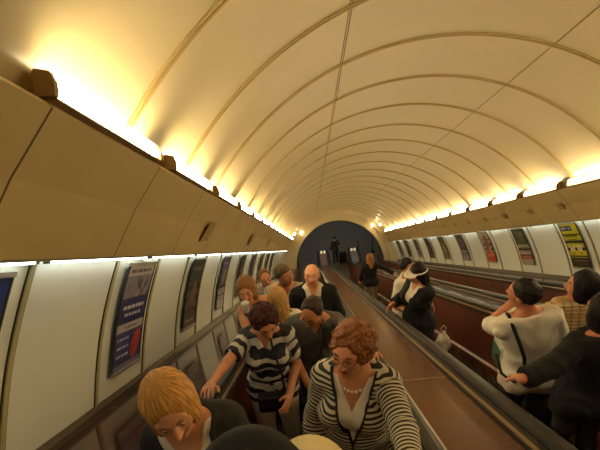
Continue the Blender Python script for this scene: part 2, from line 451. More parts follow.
# ---------------------------------------------------------------- posters
def poster(sg, t0, design, label, w=.57, n0=.97, n1=1.745):
    def wx(n): return 3.19-.30*(n-.79)/1.12+.05*math.sin(PI*(n-.79)/1.12)
    xa, xb = sg*(wx(n0)-.03), sg*(wx(n1)-.03)
    d = Vector((-sg*(n1-n0), 0, -abs(xb-xa))).normalized()
    base = P(xa, t0, n0)
    def f(s, v, h):             # s 0..1 down the tunnel for left wall; v 0..1 up
        tt = t0+w*s if sg < 0 else t0+w*(1-s)
        # the lettering reads left to right for someone facing the wall
        tt = t0+w*s if sg < 0 else t0+w*(1-s)
        tt = t0 + w*s if sg < 0 else t0 + w*s
        bow = .028*math.sin(PI*v)
        return P(xa+(xb-xa)*v-d.x*bow+d.x*h, tt, n0+(n1-n0)*v-d.z*bow*.0+d.z*h)
    root = empty('advertising_poster', base); tag(root, label, 'poster', 'posters on the left wall' if sg < 0 else 'posters on the right wall')
    im = Matrix.Translation(-base)
    mats, b = [], MB()
    def mi(c):
        m = mat('print_%d_%d_%d' % c, c, .45)
        if m not in mats: mats.append(m)
        return mats.index(m)
    def rect(s0, v0, s1, v1, c, layer):
        N = max(1, int((v1-v0)*12))
        for i in range(N):
            va, vb = v0+(v1-v0)*i/N, v0+(v1-v0)*(i+1)/N
            h = .004+.0006*layer
            b.quad([f(s0, va, h), f(s1, va, h), f(s1, vb, h), f(s0, vb, h)], mi(c))
    def words(s0, s1, v, hgt, c, layer, rnd, gap=.03):
        s = s0
        while s < s1-.02:
            l = min(s1-s, rnd.uniform(.05, .16)); rect(s, v, s+l, v+hgt, c, layer); s += l+gap
    def blob(cx, cy, rx, ry, c, layer, rot=0):
        h = .004+.0006*layer; pts = []
        for i in range(14):
            a = 2*PI*i/14; x, y = rx*math.cos(a), ry*math.sin(a)
            pts.append(f(cx+x*math.cos(rot)-y*math.sin(rot), cy+x*math.sin(rot)+y*math.cos(rot), h))
        b.quad(pts, mi(c))
    rnd = random.Random(int(t0*100)+sg)
    design(rect, words, blob, rnd)
    o = b.obj('print', mats, root, fix=False); o.matrix_parent_inverse = im
    for v0, v1 in ((-.03, .0), (1.0, 1.03)):
        b = MB(); b.box((-.03, v0, .0), (1.03, v1, .016), f)
        o = b.obj('rail', M_FRAME, root); o.matrix_parent_inverse = im
    b = MB()
    for s0, s1 in ((-.03, .0), (1.0, 1.03)):
        for i in range(6): b.box((s0, i/6, 0), (s1, (i+1)/6, .008), f)
    for i in range(6): b.box((0, i/6, 0), (1, (i+1)/6, .0035), f)
    o = b.obj('backing_board', M_FRAMED, root); o.matrix_parent_inverse = im
def d_blue(rect, words, blob, rnd):
    rect(0, 0, 1, 1, (150,142,150), 0)
    rect(0, .9, 1, 1, (186,178,172), 1)
    words(.1, .9, .93, .03, (70,70,96), 2, rnd)
    rect(0, .68, 1, .9, (128,122,136), 1)
    for i in range(16): blob(rnd.uniform(.05, .95), rnd.uniform(.68, .86), .05, .035, rnd.choice([(84,76,92),(60,58,78),(150,140,140),(110,96,104)]), 2+i % 3, rnd.uniform(0, 3))
    rect(0, .44, 1, .69, (34,38,92), 2)
    words(.12, .9, .58, .035, (190,190,200), 5, rnd); words(.2, .8, .51, .03, (170,170,190), 5, rnd)
    rect(0, .36, 1, .44, (170,162,164), 3); words(.3, .75, .385, .025, (90,90,110), 4, rnd)
    rect(0, .0, 1, .36, (38,44,104), 3)
    for v in (.28, .2, .12): words(.08, .5, v, .025, (170,170,196), 5, rnd)
    blob(.76, .2, .2, .12, (170,52,44), 5, .5)
    for i in range(4): rect(.62, .13+i*.045, .9, .142+i*.045, (120,30,30), 7)
    rect(0, 0, 1, .05, (120,116,132), 6)
def d_redblue(rect, words, blob, rnd):
    rect(0, 0, 1, 1, (150,60,40), 0); rect(0, .78, 1, 1, (40,56,120), 1); rect(0, .72, 1, .8, (70,90,150), 2)
    blob(.5, .4, .35, .22, (170,80,50), 1, .4); blob(.4, .3, .2, .14, (120,40,30), 2, .2); words(.1, .9, .88, .05, (190,196,210), 3, rnd)
def d_dark(rect, words, blob, rnd):
    rect(0, 0, 1, 1, (78,60,50), 0); rect(0, .68, 1, 1, (44,50,40), 1)
    blob(.5, .42, .32, .2, (104,80,66), 2, .5); blob(.4, .3, .22, .14, (60,44,38), 3, .2); blob(.62, .55, .16, .12, (128,96,76), 3)
    words(.15, .85, .08, .03, (170,150,130), 4, rnd); words(.15, .85, .85, .04, (120,124,104), 4, rnd)
def d_violet(rect, words, blob, rnd):
    rect(0, 0, 1, 1, (176,170,172), 0); rect(0, .45, 1, 1, (72,62,112), 1); blob(.55, .62, .22, .16, (140,124,70), 2, .3)
    words(.1, .9, .86, .05, (150,140,176), 3, rnd)
    for v in (.32, .24, .16): words(.15, .85, v, .03, (100,92,110), 2, rnd)
def d_yellow(rect, words, blob, rnd):
    rect(0, 0, 1, 1, (206,196,36), 0)
    rect(.32, .84, .98, .955, (30,44,96), 1); words(.66, .94, .88, .045, (186,190,200), 3, rnd, .02); blob(.46, .9, .1, .035, (120,140,170), 3)
    words(.2, .92, .69, .045, (96,92,30), 2, rnd); words(.3, .8, .6, .05, (96,92,30), 2, rnd)
    rect(.2, .38, .45, .5, (226,226,206), 2); rect(.6, .38, .86, .5, (226,226,206), 2)
    blob(.73, .46, .1, .022, (50,50,60), 4, .9); blob(.32, .44, .05, .03, (150,150,130), 4)
    words(.25, .42, .3, .03, (110,104,34), 2, rnd); words(.65, .85, .3, .03, (110,104,34), 2, rnd)
    rect(0, 0, 1, .22, (34,28,24), 2); words(.1, .9, .13, .03, (120,104,70), 4, rnd); words(.1, .7, .06, .025, (110,96,66), 4, rnd)
def d_green(rect, words, blob, rnd):
    rect(0, 0, 1, 1, (176,166,146), 0); rect(0, .55, 1, 1, (62,72,50), 1)
    blob(.5, .78, .3, .12, (92,98,74), 2, .4); blob(.6, .7, .1, .06, (150,44,38), 3); blob(.3, .85, .16, .06, (120,124,110), 3)
    words(.15, .85, .44, .05, (120,110,96), 2, rnd); words(.1, .9, .34, .05, (130,118,100), 2, rnd)
    rect(0, .13, 1, .26, (130,38,40), 2); words(.1, .9, .17, .04, (186,140,120), 4, rnd); rect(0, 0, 1, .1, (150,142,112), 2)
def d_figure(rect, words, blob, rnd):
    rect(0, 0, 1, 1, (178,160,140), 0); rect(0, 0, 1, .32, (190,72,34), 1)
    blob(.5, .62, .3, .3, (130,84,70), 2, .15); blob(.48, .8, .16, .09, (92,58,52), 3); blob(.42, .5, .16, .14, (190,140,112), 4, .5); blob(.7, .45, .12, .2, (110,64,60), 3)
    words(.1, .9, .2, .05, (216,140,90), 3, rnd); words(.1, .8, .08, .06, (140,40,24), 3, rnd)
def d_purple(rect, words, blob, rnd):
    rect(0, 0, 1, 1, (150,140,138), 0); rect(0, .4, 1, 1, (76,64,80), 1); blob(.5, .7, .3, .16, (110,92,100), 2, .4)
    words(.1, .9, .26, .05, (110,96,100), 2, rnd); words(.1, .9, .14, .05, (116,100,100), 2, rnd)
def d_olive(rect, words, blob, rnd):
    rect(0, 0, 1, 1, (124,110,58), 0); rect(0, .7, 1, 1, (90,78,36), 1); blob(.5, .45, .3, .18, (150,136,84), 2, .3); words(.1, .9, .12, .06, (80,70,30), 2, rnd)
ld = [(d_redblue, 'red poster with a blue band, cut off by the left edge of the photo'), (d_blue, 'tall blue and grey poster with a red patch, the largest on the left wall'),
      (d_dark, 'dark brown poster on the left wall behind the blue one'), (d_violet, 'violet and white poster on the left wall, after the dark brown one'),
      (d_dark, 'narrow dark poster on the left wall, after the violet one'), (d_purple, 'muted purple poster on the left wall, second after the violet one'),
      (d_olive, 'olive poster on the left wall, third after the violet one'), (d_dark, 'dark poster on the left wall, fourth after the violet one'), (d_violet, 'faraway violet poster on the left wall, fifth after the nearer violet one')]
for k, (d, lab) in enumerate(ld): poster(-1, 1.62+2.03*k, d, lab)
rd = [(d_yellow, 'bright yellow poster with a black foot on the right wall'), (d_green, 'poster with dark green top and red band, beside the yellow one'), (d_figure, 'poster of a brown figure over an orange foot, third from the right edge'),
      (d_purple, 'purple grey poster on the right wall, next after the orange one'), (d_olive, 'olive green poster on the right wall'), (d_dark, 'dark poster on the right wall, next after the olive one'),
      (d_purple, 'greyish poster on the right wall, second after the olive one'), (d_dark, 'dark poster on the right wall, third after the olive one'), (d_violet, 'faraway violet poster, last on the right wall')]
for k, (d, lab) in enumerate(rd): poster(1, 8.50+2.15*k, d, lab, n0=1.0, n1=1.78)
# ================================================================ PEOPLE
def rx(a): return np.array([[1,0,0],[0,math.cos(a),-math.sin(a)],[0,math.sin(a),math.cos(a)]])
def ry(a): return np.array([[math.cos(a),0,math.sin(a)],[0,1,0],[-math.sin(a),0,math.cos(a)]])
def rz(a): return np.array([[math.cos(a),-math.sin(a),0],[math.sin(a),math.cos(a),0],[0,0,1]])
V3 = lambda *a: np.array(a, float)
def nrm(v): return v/max(1e-9, np.linalg.norm(v))
class Cone:
    def __init__(s, a, b, ra, rb): s.a, s.b, s.ra, s.rb = np.array(a, float), np.array(b, float), ra, rb
    def d(s, p):
        ab = s.b-s.a; L = ab@ab
        h = np.clip(((p-s.a)@ab)/L, 0, 1)
        return np.linalg.norm(p-s.a-h[:, None]*ab, axis=1)-(s.ra+(s.rb-s.ra)*h)
    def along(s, p):
        ab = s.b-s.a; return ((p-s.a)@ab)/math.sqrt(ab@ab)
    def bounds(s):
        r = max(s.ra, s.rb); return np.minimum(s.a, s.b)-r, np.maximum(s.a, s.b)+r
class Ell:
    def __init__(s, c, r, R=None): s.c, s.r, s.R = np.array(c, float), np.array(r, float), (np.eye(3) if R is None else R)
    def d(s, p):
        q = (p-s.c)@s.R
        k0 = np.linalg.norm(q/s.r, axis=1); k1 = np.linalg.norm(q/(s.r*s.r), axis=1)
        return k0*(k0-1)/np.maximum(k1, 1e-6)
    def along(s, p): return ((p-s.c)@s.R)[:, 2]
    def bounds(s):
        r = s.r.max(); return s.c-r, s.c+r
def smin(a, b, k):
    h = np.clip(.5+.5*(b-a)/k, 0, 1)
    return b+(a-b)*h-k*h*(1-h)
def smax(a, b, k): return -smin(-a, -b, k)
def union(prims, p, k):
    d = None
    for q in prims:
        e = q.d(p); d = e if d is None else smin(d, e, k)
    return d
def surface_nets(f, lo, hi, h):
    B = 6
    lo = np.array(lo)-3*h; hi = np.array(hi)+3*h
    nb = np.ceil((hi-lo)/(h*B)).astype(int)
    n = nb*B
    g = np.stack(np.meshgrid(*[(np.arange(k)+.5)*B*h for k in nb], indexing='ij'), -1).reshape(-1, 3)+lo
    cd = f(g)
    act = (np.abs(cd) < B*h*1.35).reshape(nb)
    V = np.repeat(np.repeat(np.repeat(np.where(cd.reshape(nb) < 0, -1., 1.).astype(np.float32), B, 0), B, 1), B, 2)
    msk = np.repeat(np.repeat(np.repeat(act, B, 0), B, 1), B, 2)
    idx = np.argwhere(msk)
    vals = np.empty(len(idx), np.float32)
    for s in range(0, len(idx), 300000):
        vals[s:s+300000] = f(idx[s:s+300000]*h+lo)
    V[msk] = vals
    S = V < 0
    nx, ny, nz = V.shape
    cs = np.zeros((nx-1, ny-1, nz-1), np.int8)
    for dx in (0, 1):
        for dy in (0, 1):
            for dz in (0, 1): cs += S[dx:nx-1+dx, dy:ny-1+dy, dz:nz-1+dz]
    c = np.argwhere((cs > 0) & (cs < 8))
    if len(c) == 0: return np.zeros((0, 3)), np.zeros((0, 4), int)
    acc = np.zeros((len(c), 3)); cnt = np.zeros(len(c))
    cor = [(i, j, k) for i in (0, 1) for j in (0, 1) for k in (0, 1)]
    cv = {q: V[c[:, 0]+q[0], c[:, 1]+q[1], c[:, 2]+q[2]].astype(float) for q in cor}
    for q in cor:
        for ax in range(3):
            if q[ax] == 0:
                r = list(q); r[ax] = 1; r = tuple(r)
                a, b_ = cv[q], cv[r]; m = (a < 0) != (b_ < 0)
                t = np.where(m, a/np.where(m, a-b_, 1), 0)
                pt = np.tile(np.array(q, float), (len(c), 1)); pt[:, ax] = t
                acc += pt*m[:, None]; cnt += m
    verts = (c+acc/np.maximum(cnt, 1)[:, None])*h+lo
    ids = -np.ones(cs.shape, int); ids[c[:, 0], c[:, 1], c[:, 2]] = np.arange(len(c))
    faces = []
    for ax in range(3):
        sl0 = [slice(1, -1)]*3; sl0[ax] = slice(0, -1)
        sl1 = [slice(1, -1)]*3; sl1[ax] = slice(1, None)
        a, b_ = S[tuple(sl0)], S[tuple(sl1)]
        e = np.argwhere(a != b_)
        off = np.ones(3, int); off[ax] = 0
        e0 = e+off
        fl = a[e[:, 0], e[:, 1], e[:, 2]]
        u, v = [(1, 2), (2, 0), (0, 1)][ax]
        q = []
        for du, dv in ((-1, -1), (0, -1), (0, 0), (-1, 0)):
            t = e0.copy(); t[:, u] += du; t[:, v] += dv
            q.append(ids[t[:, 0], t[:, 1], t[:, 2]])
        q = np.stack(q, 1)
        q[~fl] = q[~fl][:, ::-1]
        faces.append(q)
    faces = np.concatenate(faces)
    faces = faces[(faces >= 0).all(1)]
    return verts, faces
def sdf_object(name, f, lo, hi, h, m, parent=None, dec=.4, wfun=None, slots=None):
    v, fc = surface_nets(f, lo, hi, h)
    me = bpy.data.meshes.new(name)
    me.vertices.add(len(v)); me.vertices.foreach_set('co', v.ravel())
    me.loops.add(len(fc)*4); me.loops.foreach_set('vertex_index', fc.ravel().astype(np.int32))
    me.polygons.add(len(fc)); me.polygons.foreach_set('loop_start', (np.arange(len(fc))*4).astype(np.int32))
    me.update(calc_edges=True); me.validate()
    if dec < 1 and len(fc) > 400:
        tmp = bpy.data.objects.new('tmp', me); COL.objects.link(tmp)
        md = tmp.modifiers.new('d', 'DECIMATE'); md.ratio = dec
        dg = bpy.context.evaluated_depsgraph_get()
        me2 = bpy.data.meshes.new_from_object(tmp.evaluated_get(dg))
        bpy.data.objects.remove(tmp); bpy.data.meshes.remove(me); me = me2; me.name = name
    ms = m if isinstance(m, (list, tuple)) else [m]
    o = link(name, me, ms, parent, True)
    co = np.empty(len(me.vertices)*3); me.vertices.foreach_get('co', co); co = co.reshape(-1, 3)
    if wfun is not None:
        a = me.attributes.new('w', 'FLOAT', 'POINT'); a.data.foreach_set('value', wfun(co).astype(np.float32))
    if slots is not None:
        ctr = np.empty(len(me.polygons)*3); me.polygons.foreach_get('center', ctr)
        me.polygons.foreach_set('material_index', slots(ctr.reshape(-1, 3)).astype(np.int32))
    return o

SKIN = lambda c: mat('skin_%d_%d_%d' % c, c, .5, var=.06, vscale=14, spec=.4)
def hairmat(c):
    """strands radiating from the crown (attribute w = angle round the crown, v = distance from it)"""
    name = 'hair_%d_%d_%d' % c
    if name in MATS: return MATS[name]
    m = mat(name, c, .55, spec=.22); nt = m.node_tree; b = nt.nodes['Principled BSDF']; L = nt.links.new
    a = nt.nodes.new('ShaderNodeAttribute'); a.attribute_name = 'w'
    v = nt.nodes.new('ShaderNodeAttribute'); v.attribute_name = 'v'
    cx = nt.nodes.new('ShaderNodeCombineXYZ'); L(a.outputs['Fac'], cx.inputs[0]); L(v.outputs['Fac'], cx.inputs[1])
    mp = nt.nodes.new('ShaderNodeMapping'); mp.inputs['Scale'].default_value = (9, 9, 1); L(cx.outputs[0], mp.inputs['Vector'])
    n = nt.nodes.new('ShaderNodeTexNoise'); n.inputs['Scale'].default_value = 1.3; n.inputs['Detail'].default_value = 5; L(mp.outputs[0], n.inputs['Vector'])
    r = nt.nodes.new('ShaderNodeValToRGB'); e = r.color_ramp.elements
    col = lin(c); e[0].position, e[1].position = .33, .68
    e[0].color = (*[q*.42 for q in col], 1); e[1].color = (*[min(1, q*1.35) for q in col], 1)
    L(n.outputs['Fac'], r.inputs[0]); L(r.outputs[0], b.inputs['Base Color'])
    bp = nt.nodes.new('ShaderNodeBump'); bp.inputs['Strength'].default_value = .7; bp.inputs['Distance'].default_value = .006
    L(n.outputs['Fac'], bp.inputs['Height']); L(bp.outputs[0], b.inputs['Normal'])
    return m

def ik(S, W, L1, L2, hint):
    d = W-S; D = np.linalg.norm(d)
    if D > (L1+L2)*.995: W = S+d/D*(L1+L2)*.995; d = W-S; D = np.linalg.norm(d)
    u = d/D; a = (L1*L1-L2*L2+D*D)/(2*D); hh = math.sqrt(max(0, L1*L1-a*a))
    hv = np.array(hint, float); hv = nrm(hv-u*(hv@u))
    return S+u*a+hv*hh, W

class Person:
    """builds a posed figure: local frame faces +y, person's right is +x, feet on z = 0"""
    def __init__(s, H, heading, female=False, lean=0., roll=0., twist=0., yaw=0., pitch=0., tilt=0., armL=None, armR=None, fat=1., feet=.0, stance=.0):
        s.H = H; s.k = H/1.7; s.th = heading; s.female = female
        s.lean, s.roll, s.twist, s.yaw, s.pitch, s.tilt = lean, roll, twist, yaw, pitch, tilt
        s.arms = {1: armR, -1: armL}; s.fat = fat; s.feet = feet; s.stance = stance
        s.piv = V3(0, 0, 1.0)*s.k
        s.T = rz(-twist)@rx(-lean)@ry(roll)
        nk = V3(0, -.002, 1.475)*s.k
        s.neckp = s.up(nk)
        s.HR = rz(-twist)@rx(-lean)@ry(roll*.25)@rz(yaw)@rx(-pitch)@ry(tilt)
        s.hc = s.neckp+s.HR@(V3(0, .018, .118)*s.hk)       # middle of the head
    @property
    def hk(s): return s.k*.5+.5        # heads vary less than bodies
    def up(s, p): return s.piv+s.T@(np.array(p, float)-s.piv)
    def world(s): return s.loc
    def to_local(s, w): return rz(-s.th)@(np.array(w, float)-s.loc)
    def build(s, label, skin, garments, hair, group=None, h=.007, vis_hands=(True, True), shoes=(30, 26, 24), face=True, trousers=None, belt=None):
        k, T, female = s.k, s.T, s.female
        sw = .140 if female else .158
        U = lambda *a: s.up(V3(*a)*k)
        f = s.fat
        torso = [Ell(V3(0, -.012, .93)*k, V3(.168 if female else .158, .118*f, .13)*k),
                 Ell(U(0, .004*f, 1.07), V3((.138 if female else .148)*f, .108*f, .15)*k, T),
                 Ell(U(0, -.004, 1.27), V3(.15 if female else .168, .108, .19)*k, T),
                 Cone(V3(-.085, -.07, .9)*k, V3(-.08, -.06, .9)*k, .088*k, .088*k), Cone(V3(.085, -.07, .9)*k, V3(.08, -.06, .9)*k, .088*k, .088*k)]
        for sg in (-1, 1): torso.append(Cone(U(sg*.04, -.018, 1.425), U(sg*sw, -.018, 1.385), .058*k, .056*k))
        if female:
            for sg in (-1, 1): torso.append(Ell(U(sg*.075, .092, 1.25), V3(.074, .062, .072)*k, T))
        neck = [Cone(U(0, -.02, 1.41), s.neckp+s.HR@(V3(0, -.008, .05)*k), .054*k, .05*k)]
        legs, legsegs = [], {}
        for sg in (-1, 1):
            fy = s.stance*sg
            hip, kn, an = V3(sg*.088, -.005, .90)*k, V3(sg*.1, .015+fy*.5, .48)*k, V3(sg*.105, -.02+fy, .09)*k
            calf = an+(kn-an)*.72+V3(0, -.014, 0)*k
            legs += [Cone(hip, kn, .092*k*(1.06 if female else 1), .056*k), Cone(kn, calf, .054*k, .054*k), Cone(calf, an, .054*k, .037*k)]
        feet = []
        for sg in (-1, 1):
            fy = s.stance*sg
            feet.append([Cone(V3(sg*.105, -.045+fy, .047)*k, V3(sg*.118, .10+fy, .035)*k, .036*k, .033*k), Cone(V3(sg*.105, -.03+fy, .045)*k, V3(sg*.105, -.02+fy, .1)*k, .036*k, .036*k)])
        # arms
        arms, hands = {}, {}
        s.wrists = {}
        for sg in (-1, 1):
            S = U(sg*(sw+.012), -.018, 1.375)
            a = s.arms[sg] or dict()
            if 'w' in a: W = s.to_local(a['w'])
            elif 'l' in a: W = V3(*a['l'])*k
            else: W = V3(sg*(sw+.09), .06, .86)*k
            hint = a.get('hint', (sg*.5, -.9, -.3))
            E, W = ik(S, W, .285*k, .25*k, hint)
            arms[sg] = [Cone(S, E, .047*k, .038*k), Cone(E, W, .039*k, .027*k)]
            s.wrists[sg] = W
            fd = nrm(np.array(a['dir'], float)) if 'dir' in a else nrm(W-E)
            pn = np.array(a.get('palm', (-sg*.9, 0, -.3)), float); pn = nrm(pn-fd*(pn@fd))
            ac = np.cross(fd, pn)*1.0             # across the palm
            thumb = np.array(a.get('thumb', (0, .8, .6)), float)
            if ac@thumb < 0: ac = -ac
            hp = [Ell(W+fd*.045*k, V3(.043, .054, .018)*k, np.stack([ac, fd, pn], 1)), Cone(W-fd*.01*k, W+fd*.03*k, .027*k, .026*k)]
            fing = []
            curl = a.get('curl', .35)
            for i, (o_, L, r) in enumerate(((.033, .072, .0095), (.011, .08, .0098), (-.011, .075, .0095), (-.032, .06, .0085))):
                p = W+(fd*.085+ac*o_)*k; d = nrm(fd+ac*o_*2.2); ang = curl*.6
                for j, ff in enumerate((.44, .31, .25)):
                    dd = d*math.cos(ang)+pn*math.sin(ang); q = p+dd*L*ff*k
                    fing.append(Cone(p, q, r*k*(1-.08*j), r*k*(1-.08*(j+1)))); p = q; ang += curl
            p = W+(fd*.03+ac*.03)*k; d1 = nrm(ac*.75+fd*.6+pn*.25); q = p+d1*.04*k; fing.append(Cone(p, q, .0135*k, .0115*k))
            d2 = nrm(ac*.25+fd*.85+pn*(.3+curl*.5)); fing.append(Cone(q, q+d2*.034*k, .011*k, .009*k))
            hands[sg] = (hp, fing)
        # head
        hk = s.hk; HC, HR = s.hc, s.HR
        def hd(*a): return HC+HR@(V3(*a)*hk)
        he = lambda c, r: Ell(hd(*c), V3(*r)*hk, HR)
        skull = [he((0, -.014, .03), (.073, .093, .086)), he((0, .022, -.042), (.054 if female else .058, .062, .066)), he((0, .05, .01), (.058, .046, .07)), he((0, .058, -.092), (.022, .024, .018)),
                 he((.034, .06, -.02), (.022, .024, .024)), he((-.034, .06, -.02), (.022, .024, .024))]
        nose = [Cone(hd(0, .094, .018), hd(0, .116, -.02), .0085*hk, .0125*hk), Cone(hd(-.01, .103, -.023), hd(.01, .103, -.023), .0095*hk, .0095*hk)]
        brow = [Cone(hd(-.045, .078, .034), hd(-.015, .09, .03), .011*hk, .011*hk), Cone(hd(.015, .09, .03), hd(.045, .078, .034), .011*hk, .011*hk)]
        lips = [he((0, .086, -.053), (.024, .012, .007)), he((0, .084, -.063), (.02, .012, .007))]
        lids = [he((sg*.031, .08, .012), (.0155, .0145, .012)) for sg in (-1, 1)]
        sock = [he((sg*.031, .099, .012), (.02, .016, .013)) for sg in (-1, 1)]
        ears = [he((sg*.074, -.008, -.004), (.011, .02, .031)) for sg in (-1, 1)]
        def fhead(p):
            d = union(skull, p, .03*hk)
            d = smin(d, union(brow, p, .02), .012)
            for q in sock: d = smax(d, -q.d(p), .012)
            d = smin(d, union(lids, p, .002), .004)
            d = smin(d, union(nose, p, .012), .012)
            d = smin(d, union(lips, p, .004), .006)
            d = smin(d, union(ears, p, .004), .008)
            return d
        def fbody(p):
            d = union(torso+neck, p, .045*k)
            d = smin(d, union(legs, p, .012*k), .03*k)
            for sg in (-1, 1):
                d = smin(d, union(arms[sg], p, .02*k), .022*k)
                hp, fg = hands[sg]
                m = np.linalg.norm(p-(s.wrists[sg]), axis=1) < .32*k
                if m.any():
                    dh = np.full(len(p), 9.); pm = p[m]
                    e = union(hp, pm, .02*k)
                    ff = fg[0].d(pm)
                    for g_ in fg[1:]: ff = np.minimum(ff, g_.d(pm))
                    dh[m] = smin(e, ff, .007*k); d = smin(d, dh, .012*k)
                d = smin(d, union(feet[(sg+1)//2], p, .02), .02)
            m = np.linalg.norm(p-HC, axis=1) < .3*k
            if m.any(): d[m] = smin(d[m], fhead(p[m]), .022)
            return d
        allp = torso+neck+legs+arms[1]+arms[-1]+hands[1][0]+hands[-1][0]+hands[1][1]+hands[-1][1]+feet[0]+feet[1]+skull
        lo = np.min([q.bounds()[0] for q in allp], 0); hi = np.max([q.bounds()[1] for q in allp], 0)
        lo[2] = max(lo[2], -.002)
        sk = SKIN(skin); lipm = mat('lips_%d' % skin[0], (int(skin[0]*.8), int(skin[1]*.58), int(skin[2]*.58)), .45)
        bodyf = fbody
        def slots(c):
            q = np.minimum(lips[0].d(c), lips[1].d(c)); return (q < .0015)
        o = sdf_object('person', bodyf, lo, hi, h, [sk, lipm], None, .5 if h < .009 else .7, slots=slots)
        o.location = s.loc; o.rotation_euler = (0, 0, s.th)
        tag(o, label, 'person', group)
        s.o = o
        # eyes and brows
        if face:
            for sg in (-1, 1):
                b = MB()
                b.tube([hd(sg*.016, .098, .0335), hd(sg*.032, .0955, .0385), hd(sg*.048, .083, .034)], [.0035*hk, .0045*hk, .0025*hk], 6)
                b.obj('eyebrow', hairmat(tuple(int(v*.75) for v in (hair[1] if hair[0] != 'bald' else (90, 80, 70)))), o, True)
                bm = bmesh.new(); bmesh.ops.create_uvsphere(bm, u_segments=12, v_segments=8, radius=.0098*hk)
                me = bpy.data.meshes.new('eye'); bm.to_mesh(me); bm.free()
                e = link('eye', me, [mat('eye_white', (200, 192, 180), .2), mat('iris', (46, 34, 26), .2)], o, True)
                g = nrm(V3(0, 1, -.25))
                for p in me.polygons: p.material_index = int(nrm(np.array(p.center))@g > .72)
                me.transform(Matrix(HR.tolist()).to_4x4()); e.location = hd(sg*.031, .0865, .010)
        # hair
        style, hc = hair[0], hair[1]
        hq = lambda p: ((p-HC)@HR)/hk
        cap0 = [he((0, -.016, .034), (.073, .094, .086))]
        def noise(q, a, fr): return a*(np.sin(q[:, 0]*fr+np.sin(q[:, 2]*fr*.7)*1.7)*np.sin(q[:, 1]*fr*1.1+1.3*np.sin(q[:, 0]*fr*.5))+.5*np.sin(q[:, 2]*fr*1.7+q[:, 0]*fr))
        def fhair(p):
            q = hq(p); x, y, z = q[:, 0], q[:, 1], q[:, 2]
            base = cap0[0].d(p)
            if style in ('short', 'bald', 'crop', 'receding'):
                th = .016 if style == 'short' else .009
                d = base-th+noise(q, .0035, 70)
                line = np.where(y > 0, .058+(y-.05)*.35-.6*np.clip(.06-y, 0, .06)-.1*np.clip(.02-y, 0, .02), -.03-.55*np.clip(-y, 0, .1)+.02)
                line = .062-1.05*np.clip(.062-y, 0, .07)-.38*np.clip(-.0-y, 0, .2)
                d = smax(d, (line-z)*.7*hk, .008)
                if style == 'receding': d = smax(d, (y-.035-.25*np.clip(np.abs(x)-.03, 0, 1))*hk, .012)
                if style == 'bald':
                    d = smax(d, (z-(.055+.0*y)+.35*np.clip(y+.03, 0, 1))*.8*hk, .01)
                    d = smax(d, (y-.03)*hk, .01)
            elif style in ('bob', 'long', 'curly'):
                a = {'bob': (.098, .112, .118), 'long': (.094, .108, .115), 'curly': (.102, .114, .110)}[style]
                d = Ell(hd(0, -.022, .03), V3(*a)*hk, HR).d(p)
                if style == 'curly': d = d+noise(q, .006, 75)+noise(q, .0035, 170)
                else: d = d+noise(q*np.array([1, 1, .2]), .0018, 85)+noise(q*np.array([1, 1, .15]), .0013, 210)
                if style == 'bob': d = smin(d, union([Ell(hd(sg*.062, -.01, -.045), V3(.034, .07, .075)*hk, HR) for sg in (-1, 1)]+[Ell(hd(0, -.07, -.05), V3(.07, .045, .075)*hk, HR)], p, .03)+noise(q*np.array([1, 1, .2]), .0015, 90), .03)
                if style == 'long': d = smin(d, union([Cone(hd(0, -.07, -.02), hd(0, -.10, hair[2] if len(hair) > 2 else -.2), .078*hk, .06*hk)]+[Cone(hd(sg*.065, -.02, .0), hd(sg*.075, -.045, -.15), .035*hk, .03*hk) for sg in (-1, 1)], p, .03)+noise(q*np.array([1, 1, .2]), .0025, 80), .03)
                # open round the face
                fw = .064 if style == 'bob' else .068
                cut = Ell(hd(0, .115, -.045 if style != 'curly' else -.05), V3(fw, .095, .112 if style != 'bob' else .105)*hk, HR).d(p)
                d = smax(d, -cut, .012)
                d = smax(d, ((y-.078)-.0*z)*hk-.03*np.clip(z-.05, 0, .1), .012)
                if style == 'curly': d = smax(d, (-.075-z)*hk, .015)
            return d
        if style != 'none':
            lo2, hi2 = HC-.2, HC+.2
            if style == 'long': lo2 = lo2-np.array([0.05, .05, .25])
            ho = sdf_object('hair', fhair, lo2, hi2, min(h, .005) if h < .009 else h*.8, hairmat(hc), o, .8, wfun=lambda co: np.arctan2(hq(co)[:, 0]-.012, hq(co)[:, 1]+.03))
            co = np.empty(len(ho.data.vertices)*3); ho.data.vertices.foreach_get('co', co); q_ = hq(co.reshape(-1, 3))
            at = ho.data.attributes.new('v', 'FLOAT', 'POINT'); at.data.foreach_set('value', (np.linalg.norm(q_-V3(0.012, -.03, .12), axis=1)*(1.6 if style != 'curly' else 12)).astype(np.float32))
        # garments
        inv_up = lambda p: (p-s.piv)@s.T/1.0+s.piv
